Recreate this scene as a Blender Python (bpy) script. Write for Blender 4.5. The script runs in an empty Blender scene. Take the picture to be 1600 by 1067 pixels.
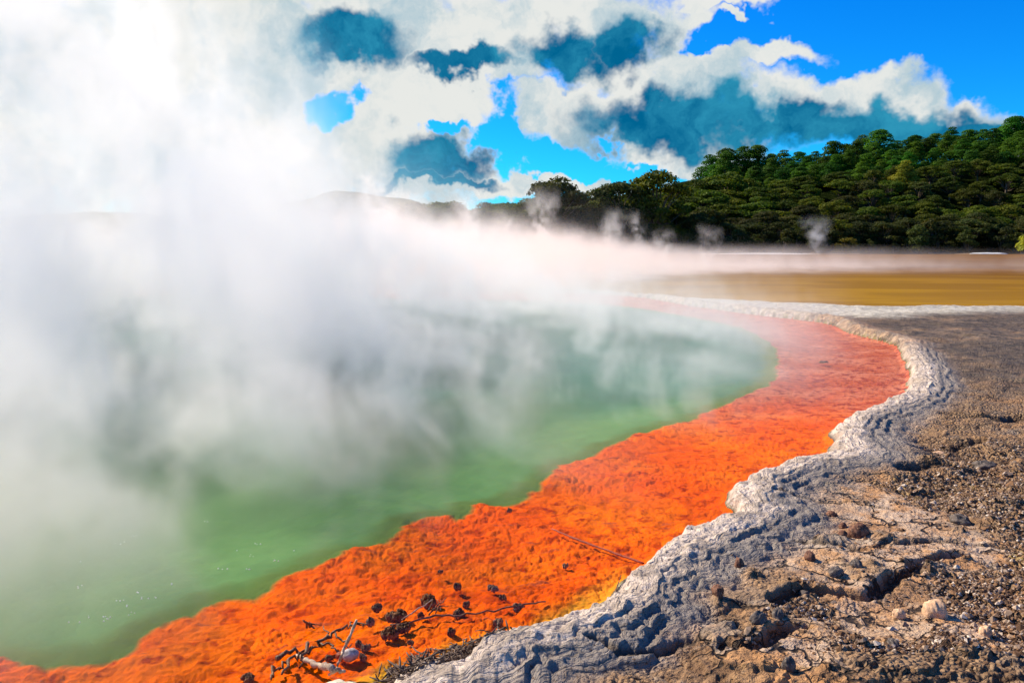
import bpy, math, random
import numpy as np
from mathutils import Vector
S = bpy.context.scene
COL = S.collection
rad = math.radians

# ------------------------------------------------------------------ camera
CAM_H = 1.75
F = 1244.0                       # focal length in photo pixels (1600 wide)
HOR = 383.0                      # horizon row in the photo
PITCH = math.atan((533.5 - HOR) / F)
cam = bpy.data.cameras.new('camera'); cam_o = bpy.data.objects.new('camera', cam); COL.objects.link(cam_o)
cam.sensor_width = 36; cam.lens = 36 * F / 1600
cam.clip_start = 0.05; cam.clip_end = 20000
cam_o.location = (0, 0, CAM_H); cam_o.rotation_euler = (math.pi / 2 - PITCH, 0, 0)
S.camera = cam_o

# ------------------------------------------------------------------ sun, exposure
SUN_AZ, SUN_EL = rad(-55), rad(39)
sd_ = Vector((math.sin(SUN_AZ) * math.cos(SUN_EL), math.cos(SUN_AZ) * math.cos(SUN_EL), math.sin(SUN_EL)))
sun = bpy.data.lights.new('sun', 'SUN'); sun.energy = 5.0; sun.angle = rad(0.5); sun.color = (1.0, 0.88, 0.70)
sun_o = bpy.data.objects.new('sun', sun); COL.objects.link(sun_o)
sun_o.rotation_euler = (-sd_).to_track_quat('-Z', 'Y').to_euler()
S.view_settings.view_transform = 'Standard'; S.view_settings.look = 'None'
S.view_settings.exposure = 0.70; S.view_settings.gamma = 1
S.view_settings.use_curve_mapping = False
S.render.film_transparent = False
S.cycles.max_bounces = 12; S.cycles.diffuse_bounces = 2; S.cycles.glossy_bounces = 2
S.cycles.transmission_bounces = 3; S.cycles.transparent_max_bounces = 256
S.cycles.volume_bounces = 11
S.cycles.volume_step_rate = 3.0
S.cycles.use_denoising = True
S.cycles.sample_clamp_indirect = 6


class NB:
    """tiny helper that wires maths nodes"""
    def __init__(s, nt): s.nt = nt; s.L = nt.links
    def n(s, t, **k):
        x = s.nt.nodes.new(t)
        for a, b in k.items(): setattr(x, a, b)
        return x
    def put(s, sock, v):
        if isinstance(v, bpy.types.NodeSocket): s.L.new(v, sock)
        elif v is not None: sock.default_value = v
    def m(s, op, a, b=None, c=None, clamp=False):
        x = s.n('ShaderNodeMath', operation=op, use_clamp=clamp)
        s.put(x.inputs[0], a); s.put(x.inputs[1], b); s.put(x.inputs[2], c)
        return x.outputs[0]
    def v(s, op, a, b=None, scale=None):
        x = s.n('ShaderNodeVectorMath', operation=op)
        s.put(x.inputs[0], a); s.put(x.inputs[1], b)
        if scale is not None: s.put(x.inputs['Scale'], scale)
        return x.outputs['Value'] if op in ('LENGTH', 'DISTANCE', 'DOT_PRODUCT') else x.outputs['Vector']
    def xyz(s, x, y, z):
        c = s.n('ShaderNodeCombineXYZ'); s.put(c.inputs[0], x); s.put(c.inputs[1], y); s.put(c.inputs[2], z); return c.outputs[0]
    def sep(s, v):
        c = s.n('ShaderNodeSeparateXYZ'); s.put(c.inputs[0], v); return c.outputs
    def noise(s, vec, scale, detail=4, rough=.5, dist=0, color=False, ntype='FBM'):
        x = s.n('ShaderNodeTexNoise'); s.put(x.inputs['Vector'], vec)
        x.inputs['Scale'].default_value = scale; x.inputs['Detail'].default_value = detail
        x.inputs['Roughness'].default_value = rough; x.inputs['Distortion'].default_value = dist
        return x.outputs[1] if color else x.outputs[0]
    def vor(s, vec, scale, feature='F1', out=0, rand=1):
        x = s.n('ShaderNodeTexVoronoi', feature=feature); s.put(x.inputs['Vector'], vec)
        x.inputs['Scale'].default_value = scale; x.inputs['Randomness'].default_value = rand
        return x.outputs[out]
    def ramp(s, v, a, b, lo=0., hi=1., smooth=True):
        x = s.n('ShaderNodeMapRange'); x.interpolation_type = 'SMOOTHSTEP' if smooth else 'LINEAR'
        s.put(x.inputs[0], v); s.put(x.inputs[1], a); s.put(x.inputs[2], b); s.put(x.inputs[3], lo); s.put(x.inputs[4], hi)
        return x.outputs[0]
    def mix(s, f, a, b, mode='MIX'):
        x = s.n('ShaderNodeMix', data_type='RGBA', blend_type=mode)
        s.put(x.inputs[0], f)
        for i, q in ((6, a), (7, b)):
            if isinstance(q, tuple) and len(q) == 3: q = (*q, 1)
            s.put(x.inputs[i], q)
        return x.outputs[2]
    def attr(s, name, out=2):
        x = s.n('ShaderNodeAttribute'); x.attribute_name = name; return x.outputs[out]


# ------------------------------------------------------------------ world: sky with clouds
world = bpy.data.worlds.new('World'); S.world = world; world.use_nodes = True
wn = world.node_tree; wn.nodes.clear(); B = NB(wn)
SKY_STR = 0.092


def ray(u, v):
    a, b = (u - 800) / F, -(v - 533.5) / F
    c, s_ = math.cos(PITCH), math.sin(PITCH)
    return Vector((a, c + s_ * b, -s_ + c * b)).normalized()


sky = B.n('ShaderNodeTexSky', sky_type='NISHITA'); sky.sun_disc = False
sky.sun_elevation = SUN_EL; sky.sun_rotation = SUN_AZ; sky.air_density = 1.0; sky.dust_density = 0.4; sky.ozone_density = 3.0
hs = B.n('ShaderNodeHueSaturation'); hs.inputs['Saturation'].default_value = 1.5; hs.inputs['Value'].default_value = 1.0
B.L.new(sky.outputs[0], hs.inputs['Color'])
skyc = B.mix(1.0, hs.outputs[0], (0.06, 0.80, 1.28), 'MULTIPLY')
tc = B.n('ShaderNodeTexCoord').outputs['Generated']
x_, y_, z_ = B.sep(tc)
AE = B.xyz(B.m('ARCTAN2', x_, y_), B.m('ARCSINE', z_), 0.0)
# domain warp gives the cloud outlines their billows
w1 = B.noise(AE, 5.0, 3, .55, color=True)
w2 = B.noise(AE, 20.0, 4, .6, color=True)
warp = B.v('ADD', B.v('SCALE', B.v('SUBTRACT', w1, (.5, .5, .5)), scale=.11), B.v('SCALE', B.v('SUBTRACT', w2, (.5, .5, .5)), scale=.085))
AEw = B.v('ADD', AE, warp)


def blob_max(lst, vec, soft=False):
    cur = None
    for (u, v, rx, ry) in lst:
        d = ray(u, v); a0 = math.atan2(d.x, d.y); e0 = math.asin(d.z)
        q = B.v('MULTIPLY', B.v('SUBTRACT', vec, (a0, e0, 0)), (F / rx, F / ry, 0))
        t = B.m('SUBTRACT', 1.0, B.v('LENGTH', q))
        cur = t if cur is None else (B.m('SMOOTH_MAX', cur, t, .12) if soft else B.m('MAXIMUM', cur, t))
    return cur


CLOUD = [(650, 170, 150, 60), (760, 112, 150, 45), (700, 292, 190, 20), (560, 230, 160, 80), (250, 80, 560, 330), (560, 90, 300, 180), (830, 40, 230, 90), (950, 60, 170, 90), (1040, 130, 150, 60),
         (900, 175, 130, 45), (1080, 190, 240, 66), (1300, 175, 170, 52), (1440, 185, 110, 42),
         (1330, 145, 120, 32), (1190, 92, 105, 22), (1148, 38, 34, 12), (1120, 6, 80, 18),
         (1040, 240, 190, 26), (860, 283, 190, 26), (826, 242, 34, 18), (1575, 195, 75, 26), (1480, 165, 60, 22),
         (640, 250, 170, 90), (1010, 215, 100, 26)]
DARK = [(545, 72, 100, 40), (890, 90, 85, 46), (985, 72, 60, 48), (1060, 192, 190, 44), (1250, 203, 185, 40), (1420, 195, 120, 38),
        (1500, 195, 45, 30), (690, 245, 70, 45), (720, 108, 90, 20), (690, 285, 90, 12)]
HOLE = [(780, 205, 34, 44), (885, 243, 80, 22), (535, 165, 38, 22), (945, 262, 80, 14), (1105, 75, 40, 22), (690, 196, 34, 12), (1000, 262, 60, 10)]
fb = B.noise(AE, 15.0, 8, .61)
fb2 = B.noise(AE, 4.0, 5, .55)
gen = B.m('MULTIPLY', B.m('SUBTRACT', B.noise(B.v('MULTIPLY', AE, (1, 2.2, 1)), 2.2, 7, .6), .56), 1.6)
behind = B.ramp(B.m('ABSOLUTE', B.sep(AE)[0]), .75, 1.1)
D0 = B.m('MAXIMUM', B.m('MINIMUM', .5, blob_max(CLOUD, AEw)), B.m('SUBTRACT', gen, B.m('MULTIPLY', B.m('SUBTRACT', 1.0, behind), 2.0)))
D0 = B.m('SUBTRACT', D0, B.m('MULTIPLY', B.ramp(blob_max(HOLE, AEw), -.5, .6), .85))
D = B.m('ADD', D0, B.m('MULTIPLY', B.m('SUBTRACT', fb, .5), 1.25))
cov = B.ramp(D, -0.05, 0.38)
dk0 = B.m('ADD', blob_max(DARK, AEw), B.m('MULTIPLY', B.m('SUBTRACT', fb, .5), .30))
dk = B.ramp(dk0, -0.14, 0.46)
fb2 = B.ramp(B.noise(AEw, 8.0, 5, .6), .36, .66)
shade = B.ramp(B.noise(AEw, 9.0, 6, .6), .42, .68)
white = B.mix(shade, (5.4, 5.5, 5.3), (2.9, 3.9, 4.4))
darkc = B.mix(fb2, (0.0, 0.85, 1.9), (0.2, 2.1, 3.3))
cl = B.mix(dk, white, darkc)
fin = B.mix(cov, skyc, cl)
bg = B.n('ShaderNodeBackground'); bg.inputs[1].default_value = SKY_STR
B.L.new(fin, bg.inputs[0])
B.L.new(bg.outputs[0], B.n('ShaderNodeOutputWorld').inputs[0])
world.cycles.sampling_method = 'MANUAL'; world.cycles.sample_map_resolution = 512

# ------------------------------------------------------------------ numpy noise
rs = np.random.RandomState(7)
_perm = rs.permutation(4096).astype(np.int32)
_val = rs.rand(4096).astype(np.float32)


def _h(ix, iy, seed):
    return _perm[(_perm[(ix + seed * 131) & 4095] + iy) & 4095]


def vnoise(x, y, seed=0):
    ix = np.floor(x).astype(np.int32); iy = np.floor(y).astype(np.int32)
    fx = x - ix; fy = y - iy
    fx = fx * fx * fx * (fx * (fx * 6 - 15) + 10); fy = fy * fy * fy * (fy * (fy * 6 - 15) + 10)
    a = _val[_h(ix, iy, seed)]; b = _val[_h(ix + 1, iy, seed)]
    c = _val[_h(ix, iy + 1, seed)]; d = _val[_h(ix + 1, iy + 1, seed)]
    return (a + (b - a) * fx) * (1 - fy) + (c + (d - c) * fx) * fy


def fbm(x, y, o=4, seed=0, g=.5):
    s = 0; a = 1; t = 0
    for i in range(o):
        c, sn = math.cos(i * .7), math.sin(i * .7)
        s = s + a * vnoise((x * c - y * sn) * 2 ** i + i * 17.3, (x * sn + y * c) * 2 ** i + i * 9.1, seed + i); t += a; a *= g
    return s / t


def worley(x, y, seed=0):
    ix = np.floor(x).astype(np.int32); iy = np.floor(y).astype(np.int32)
    f1 = np.full(x.shape, 9., np.float32); f2 = f1.copy()
    for dx in (-1, 0, 1):
        for dy in (-1, 0, 1):
            h = _h(ix + dx, iy + dy, seed)
            px = ix + dx + _val[h]; py = iy + dy + _val[(h * 7 + 13) & 4095]
            d = (px - x) ** 2 + (py - y) ** 2
            f2 = np.minimum(f2, np.maximum(f1, d)); f1 = np.minimum(f1, d)
    return np.sqrt(f1), np.sqrt(f2)


def sstep(a, b, x):
    t = np.clip((x - a) / (b - a), 0, 1); return t * t * (3 - 2 * t)


# ------------------------------------------------------------------ outlines on the ground
def G(u, v, z=0.0):
    d = ray(u, v); t = (CAM_H - z) / -d.z
    return (d.x * t, d.y * t)


def smooth_poly(pts, closed=True, sub=2):
    P = [np.array(p, float) for p in pts]; n = len(P); out = []
    rng = range(n) if closed else range(n - 1)
    for i in rng:
        p0, p1, p2, p3 = (P[(i + k - 1) % n] if closed else P[min(max(i + k - 1, 0), n - 1)] for k in range(4))
        for j in range(sub):
            t = j / sub
            out.append(.5 * ((2 * p1) + (-p0 + p2) * t + (2 * p0 - 5 * p1 + 4 * p2 - p3) * t * t + (-p0 + 3 * p1 - 3 * p2 + p3) * t ** 3))
    if not closed: out.append(P[-1])
    return np.array(out, np.float32)


def seg_dist(x, y, poly, closed=True):
    best = np.full(x.shape, 1e9, np.float32); inside = np.zeros(x.shape, bool)
    n = len(poly)
    for i in range(n if closed else n - 1):
        ax, ay = poly[i]; bx, by = poly[(i + 1) % n]
        ex, ey = bx - ax, by - ay; L = ex * ex + ey * ey + 1e-12
        t = np.clip(((x - ax) * ex + (y - ay) * ey) / L, 0, 1)
        d = (x - ax - t * ex) ** 2 + (y - ay - t * ey) ** 2
        best = np.minimum(best, d)
        if closed and abs(ey) > 1e-9:
            c = ((ay > y) != (by > y)) & (x < ex * (y - ay) / ey + ax)
            inside ^= c
    best = np.sqrt(best)
    return np.where(inside, -best, best) if closed else best


SHORE_PX = [(-900, 1330), (-300, 1240), (0, 1190), (250, 1150), (430, 1110), (560, 1082), (620, 1062), (690, 1048), (730, 1030), (760, 1006),
            (800, 996), (850, 986), (885, 970), (920, 950), (948, 935), (965, 914), (1000, 890), (1020, 868), (1060, 845), (1100, 826),
            (1138, 812), (1144, 804), (1134, 792), (1134, 772), (1152, 757), (1190, 740), (1232, 724), (1288, 717), (1303, 712), (1296, 692),
            (1300, 675), (1326, 655), (1365, 640), (1402, 625), (1415, 610), (1421, 585), (1410, 562), (1400, 541), (1362, 529),
            (1322, 519), (1298, 507), (1250, 500), (1180, 492), (1120, 484), (1060, 475), (1010, 466), (960, 461.5), (900, 459), (820, 458),
            (740, 456), (620, 453), (450, 450), (200, 448)]
shore_pts = [G(*p) for p in SHORE_PX] + [(-45, 30), (-50, 15), (-35, 4), (-12, 1.6)]
EDGE_PX = [(-600, 1010), (-250, 1025), (-60, 1012), (0, 1018), (60, 1026), (100, 1022), (150, 1017), (200, 1004), (222, 984), (250, 966), (285, 951),
           (305, 953), (335, 930), (375, 913), (410, 913), (440, 898), (480, 878), (530, 856), (560, 843), (600, 840), (625, 818), (650, 798), (690, 794), (716, 801), (738, 778),
           (780, 774), (812, 764), (830, 762), (852, 744), (884, 718), (920, 706), (960, 684), (1010, 666), (1045, 655), (1090, 646), (1112, 632),
           (1160, 611), (1196, 596), (1216, 575), (1216, 545), (1200, 526), (1160, 507), (1100, 494), (1040, 484), (980, 475), (900, 469),
           (800, 466), (600, 462), (350, 458)]
edge_pts = [G(*p) for p in EDGE_PX] + [(-38, 26), (-40, 12), (-22, 4)]
LAKE_PX = [(-800, 444), (200, 440), (700, 446), (860, 450), (930, 455), (960, 457), (1010, 461), (1060, 464.5), (1130, 469), (1200, 473), (1300, 477), (1400, 479),
           (1600, 480), (1900, 481), (2500, 483), (3600, 486)]
lake_pts = [G(*p) for p in LAKE_PX]
lake_pts += [(140, 60), (170, 110), (150, 152), (110, 160), (92, 157), (70, 158), (45, 156), (36, 151), (20, 157), (0, 158), (-40, 165), (-120, 160), (-150, 90)]
SHORE = smooth_poly(shore_pts); EDGE = smooth_poly(edge_pts); LAKE = smooth_poly(lake_pts)
SPIT = smooth_poly([G(u, v) for u, v in [(770, 440), (800, 434), (850, 429.5), (890, 428), (930, 428)]], False)
CRACKS = [([(1215, 945), (1240, 932), (1300, 926), (1340, 930), (1362, 926), (1395, 908), (1425, 902), (1432, 888), (1460, 878), (1500, 868)], .045, .05),
          ([(1130, 1012), (1170, 1018), (1205, 1000), (1228, 985), (1258, 984)], .04, .05),
          ([(925, 1010), (960, 1022), (1010, 1018), (1060, 1003), (1090, 1000)], .016, .04),
          ([(1205, 775), (1270, 782), (1340, 790), (1400, 798)], .012, .02),
          ([(1370, 860), (1440, 848), (1500, 850), (1560, 855)], .02, .035),
          ([(1240, 846), (1300, 858), (1370, 868)], .012, .02),
          ([(1440, 700), (1500, 695), (1530, 690)], .05, .12),
          ([(1420, 735), (1470, 730), (1520, 736)], .05, .12),
          ([(1480, 650), (1540, 655), (1600, 650)], .04, .1)]
CRACKS = [(smooth_poly([G(u, v, .05) for u, v in p], False, 3), dep, wid) for p, dep, wid in CRACKS]


def hill_h(x, y):
    r = sstep(5, 95, x)
    a = sstep(158, 232, y) * (1.5 + 19 * r + 6 * sstep(95, 145, x)) + sstep(232, 420, y) * (2 + 12 * r)
    return a + (fbm(x * .03, y * .03, 3, 31) - .5) * 3 * sstep(160, 200, y)


# ------------------------------------------------------------------ terrain grid (finer towards the camera)
SC = 1.45
phi_d = np.linspace(-0.66, 0.66, int(1600 / SC * 1.06))
phi = np.concatenate([np.linspace(-math.pi, -.72, 40), np.linspace(-.70, -.667, 4), phi_d, np.linspace(.667, .70, 4), np.linspace(.72, math.pi, 40)[:-1]])
vv = np.arange(1110, 396, -SC)
r_ = F * CAM_H / (vv - HOR)
r_far = np.geomspace(r_[-1] * 1.015, 9000, 70)
r_near = np.linspace(.25, r_[0] - .03, 26)
r_all = np.concatenate([r_near, r_, r_far])
PH, RR = np.meshgrid(phi, r_all)
X = (np.sin(PH) * RR).astype(np.float32); Y = (np.cos(PH) * RR).astype(np.float32)
nr, nc = X.shape
near = RR < 60
wob = np.clip(RR * .012, .02, .09) * np.clip(9 / RR, .3, 1)
Xw = X + (fbm(X * 3, Y * 3, 3, 1) - .5) * wob * 1.6
Yw = Y + (fbm(X * 3 + 50, Y * 3, 3, 2) - .5) * wob * 1.6
d = seg_dist(Xw, Yw, SHORE)          # >0 on land
g = seg_dist(X + (fbm(X * 4, Y * 4, 3, 3) - .5) * .16, Y + (fbm(X * 4 + 9, Y * 4, 3, 4) - .5) * .16, EDGE)   # <0 deep green
lk = seg_dist(Xw, Yw, LAKE)          # <0 in the lake
fine = np.clip(8 / RR, 0, 1)
fa = np.clip(7.5 / RR, 0, 1) ** 1.6
# land
f1 = fbm(X * 2.2, Y * 2.2, 5, 5); f2 = fbm(X * 9, Y * 9, 4, 6); f3 = fbm(X * .8, Y * .8, 4, 8)
rj = fbm(X * 2.6 + 30, Y * 2.6, 4, 81); rk = fbm(X * 5 + 30, Y * 5 + 7, 3, 82)
dn = d + ((f2 - .5) * .12 + (f1 - .5) * .16 + (rj - .5) * .14 * sstep(.05, .3, d)) * fa
dn = dn * (1.0 + (.5 + .3 * sstep(5.5, 3.5, RR) ) * sstep(0, .2, dn))
rimw = 1 - sstep(.70, 1.10, dn + (f3 - .5) * .4)
rise = sstep(0, .07 + .25 * sstep(12, 25, RR), d)
prof = np.interp(dn, [0, .05, .16, .30, .42, .47, .55, .60, .70, .75, .86, .92, 1.05, 1.3], [0.0, .075, .10, .112, .120, .100, .106, .080, .088, .060, .066, .044, .048, .035])
lump1, lump2 = worley(X * 11, Y * 11, 3)
lumps = (1 - np.clip(lump1 * 1.25, 0, 1)) * (lump2 - lump1)
t_ = f1 * 11 + f2 * 1.2
terr = (np.floor(t_) + sstep(.72, .98, t_ - np.floor(t_))) * .021
rough_m = sstep(.46, .58, fbm(X * 1.1 + 4, Y * 1.1, 3, 12))
c1, c2 = worley(X * 30, Y * 30, 9)
crumb = (1 - np.clip(c1 * 1.3, 0, 1)) * rough_m
c3, c4 = worley(X * 14 + 7, Y * 14, 19)
clod = np.where(_val[_h(np.floor(X * 3).astype(np.int32), np.floor(Y * 3).astype(np.int32), 77)] > .3, (1 - np.clip(c3 * 1.6, 0, 1)), 0) * sstep(.5, .6, fbm(X * 2 + 8, Y * 2, 3, 22))
flat = .04 + (f3 - .5) * .10 + (terr - .11) * .9 * (.25 + .75 * fa) + (f2 - .5) * .024 * fa + crumb * .008 * fine * fa + clod * .013 * fa
prof_s = np.interp(dn, [0, .05, .16, .42, .70, 1.0, 1.3], [0, .075, .10, .118, .082, .048, .035])
prof = prof_s + (prof - prof_s) * (.35 + .9 * sstep(.38, .62, rk))
tan_a = np.zeros_like(X)
for (tx, ty, tr) in [(*G(1300, 800), 1.), (*G(1262, 832), .9), (*G(1350, 812), 1.), (*G(1240, 880), 1.), (*G(1350, 880), 1.1), (*G(1290, 785), .9), (*G(1430, 850), .9), (*G(1395, 985), .6), (*G(1250, 1020), .6)]:
    tan_a = np.maximum(tan_a, 1 - sstep(.30, .44, np.hypot((X - tx) * .8, (Y - ty) * .9) / tr + (f1 - .5) * .8 + (f2 - .5) * .25))
tan_a = tan_a * (1 - rimw)
flat = flat * (1 - tan_a * .85) + tan_a * .85 * (.055 + (f2 - .5) * .012 + (terr - .11) * .25)
land = prof * rise * rimw + (1 - rimw) * flat * rise
land = land + rimw * rise * ((f2 - .5) * .016 + lumps * .006 + (fbm(X * 28, Y * 28, 3, 14) - .5) * .022 + (np.abs(fbm(X * 13, Y * 13, 3, 15) - .5) - .08) * -.02)
cr_mask = np.zeros_like(land)
jx = X + (f2 - .5) * .07 + (f1 - .5) * .06; jy = Y + (fbm(X * 9 + 3, Y * 9, 3, 40) - .5) * .07
for poly, dep, wid in CRACKS:
    bx0, by0 = poly.min(0) - .4; bx1, by1 = poly.max(0) + .4
    m_ = (X > bx0) & (X < bx1) & (Y > by0) & (Y < by1)
    if m_.any():
        q = seg_dist(jx[m_], jy[m_], poly, False)
        k = 1 - sstep(wid * .35, wid, q)
        land[m_] -= dep * k; land[m_] += dep * .35 * (sstep(wid * 3, wid, q) - k).clip(0, 1)
        cr_mask[m_] = np.maximum(cr_mask[m_], k)
# strip between pool and lake slopes gently into the lake
strip = sstep(0.0, 1.2, lk)
land = land * (.25 + .75 * strip) + sstep(11, 20, Y) * .07 * rise * strip
# shelf below the water
wq = fbm(X * 3.1 + 5, Y * 3.1, 4, 71) - .5; wr = fbm(X * 3.1 - 5, Y * 3.1 + 8, 4, 72) - .5
sl1, sl2 = worley(X * 8 + wq * 4, Y * 10 + wr * 4, 41)
sm1, sm2 = worley(X * 22 + wr * 8, Y * 28 + wq * 8, 43)
mam = .35 + .95 * sstep(.4, .6, fbm(X * 1.3, Y * 1.3, 3, 73))
mat_h = (np.sqrt(np.clip(sl2 - sl1, 0, 1)) * .013 + np.sqrt(np.clip(sm2 - sm1, 0, 1)) * .008) * mam + (f2 - .5) * .035 + (f1 - .5) * .035 + (fbm(X * 24, Y * 24, 3, 74) - .5) * .012
mat_h = mat_h * (.25 + .75 * np.clip(5.5 / RR, 0, 1) ** 1.5)
mat_h = mat_h * (1 - .9 * sstep(0, .10, -g))
shelf = -.038 - .05 * sstep(0, 1.2, -d) + mat_h + .022 * sstep(.35, .02, np.abs(g)) * fbm(X * 3, Y * 3, 3, 44)
shelf = np.minimum(shelf, -.004)
shelf = shelf * sstep(0, .05, -d) + -.004 * (1 - sstep(0, .05, -d))
deep = np.where(g < 0, -.16 * sstep(0, 1.6, -g), 0)
zz = np.where(d > 0, land, shelf + deep)
# lake and its bed, hills
zz = np.where(lk < 0, -.05 - .6 * sstep(0, 6, -lk) + (f3 - .5) * .03, zz)
sp = seg_dist(X, Y, SPIT, False)
zz = np.where(sp < 2.5, np.maximum(zz, -.1 + .25 * sstep(2.0, .3, sp) + (f2 - .5) * .03), zz)
zz = np.where((lk > 0) & (Y > 100), .12 + hill_h(X, Y) + (f3 - .5) * .2, zz)
zz = np.where(RR < 1.2, np.maximum(zz, .02), zz)
zz = zz.astype(np.float32)
idx = np.arange(nr * nc).reshape(nr, nc)
a = idx[:-1, :]; b = idx[1:, :]
quads = np.stack([a, np.roll(a, -1, 1), np.roll(b, -1, 1), b], -1).reshape(-1, 4)
fd = d.ravel()[quads].mean(1); flk = lk.ravel()[quads].mean(1); fg = g.ravel()[quads].mean(1)
co_all = np.stack([X.ravel(), Y.ravel(), zz.ravel()], 1)
moved = np.zeros((nr, nc), bool); CO = co_all.reshape(nr, nc, 3).copy(); d_s = d.copy()
for ax in (0, 1):
    A0 = (slice(0, -1), slice(None)) if ax == 0 else (slice(None), slice(0, -1)); A1 = (slice(1, None), slice(None)) if ax == 0 else (slice(None), slice(1, None))
    da, db = d[A0], d[A1]; cr_ = (da * db < 0) & (np.abs(da - db) < 1.5)
    for (ia, ja) in zip(*np.nonzero(cr_)):
        ib, jb = (ia + 1, ja) if ax == 0 else (ia, ja + 1)
        t = da[ia, ja] / (da[ia, ja] - db[ia, ja])
        p = co_all.reshape(nr, nc, 3)[ia, ja] * (1 - t) + co_all.reshape(nr, nc, 3)[ib, jb] * t
        q = (ia, ja) if t < .5 else (ib, jb)
        if not moved[q]: CO[q] = (p[0], p[1], -.003); moved[q] = True; d_s[q] = 0
co_all = CO.reshape(-1, 3); X = CO[..., 0].astype(np.float32); Y = CO[..., 1].astype(np.float32); zz = CO[..., 2].astype(np.float32)
fd = d_s.ravel()[quads].mean(1)


def mesh_np(name, co, faces, smooth=True, uniform=None):
    me = bpy.data.meshes.new(name)
    n = faces.shape[1]
    me.vertices.add(len(co)); me.vertices.foreach_set('co', np.ascontiguousarray(co, np.float32).ravel())
    me.loops.add(faces.size); me.loops.foreach_set('vertex_index', np.ascontiguousarray(faces, np.int32).ravel())
    me.polygons.add(len(faces)); me.polygons.foreach_set('loop_start', np.arange(0, faces.size, n, dtype=np.int32))
    me.update(calc_edges=True)
    me.polygons.foreach_set('use_smooth', np.full(len(faces), smooth)); me.validate()
    return me


def link(name, me, mat=None, parent=None):
    o = bpy.data.objects.new(name, me); COL.objects.link(o)
    if mat is not None: me.materials.clear(); me.materials.append(mat)
    if parent is not None: o.parent = parent
    return o


def tag(o, label, cat, group=None):
    o['label'] = label; o['category'] = cat
    if group: o['group'] = group
    return o


def sub_grid(name, mask, attrs):
    q = quads[mask]; u, inv = np.unique(q, return_inverse=True)
    me = mesh_np(name, co_all[u], inv.reshape(-1, 4))
    for k, arr in attrs.items():
        at = me.attributes.new(k, 'FLOAT', 'POINT'); at.data.foreach_set('value', np.ascontiguousarray(arr.ravel()[u], np.float32))
    return me


# ------------------------------------------------------------------ materials
def new_mat(name):
    m = bpy.data.materials.new(name); m.use_nodes = True; m.node_tree.nodes.clear()
    return m, NB(m.node_tree)


def finish(b, surf=None, vol=None):
    o = b.n('ShaderNodeOutputMaterial')
    if surf is not None: b.L.new(surf, o.inputs['Surface'])
    if vol is not None: b.L.new(vol, o.inputs['Volume'])


def princ(b, color, rough=.8, bump=None, bstr=.5, bdist=.01, spec=.3, **k):
    p = b.n('ShaderNodeBsdfPrincipled')
    if isinstance(color, tuple) and len(color) == 3: color = (*color, 1)
    b.put(p.inputs['Base Color'], color); b.put(p.inputs['Roughness'], rough); b.put(p.inputs['Specular IOR Level'], spec)
    if bump is not None:
        bn = b.n('ShaderNodeBump'); bn.inputs['Strength'].default_value = bstr; bn.inputs['Distance'].default_value = bdist
        b.put(bn.inputs['Height'], bump); b.L.new(bn.outputs[0], p.inputs['Normal'])
    for kk, vv_ in k.items(): b.put(p.inputs[kk.replace('_', ' ')], vv_)
    return p.outputs[0]


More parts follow.
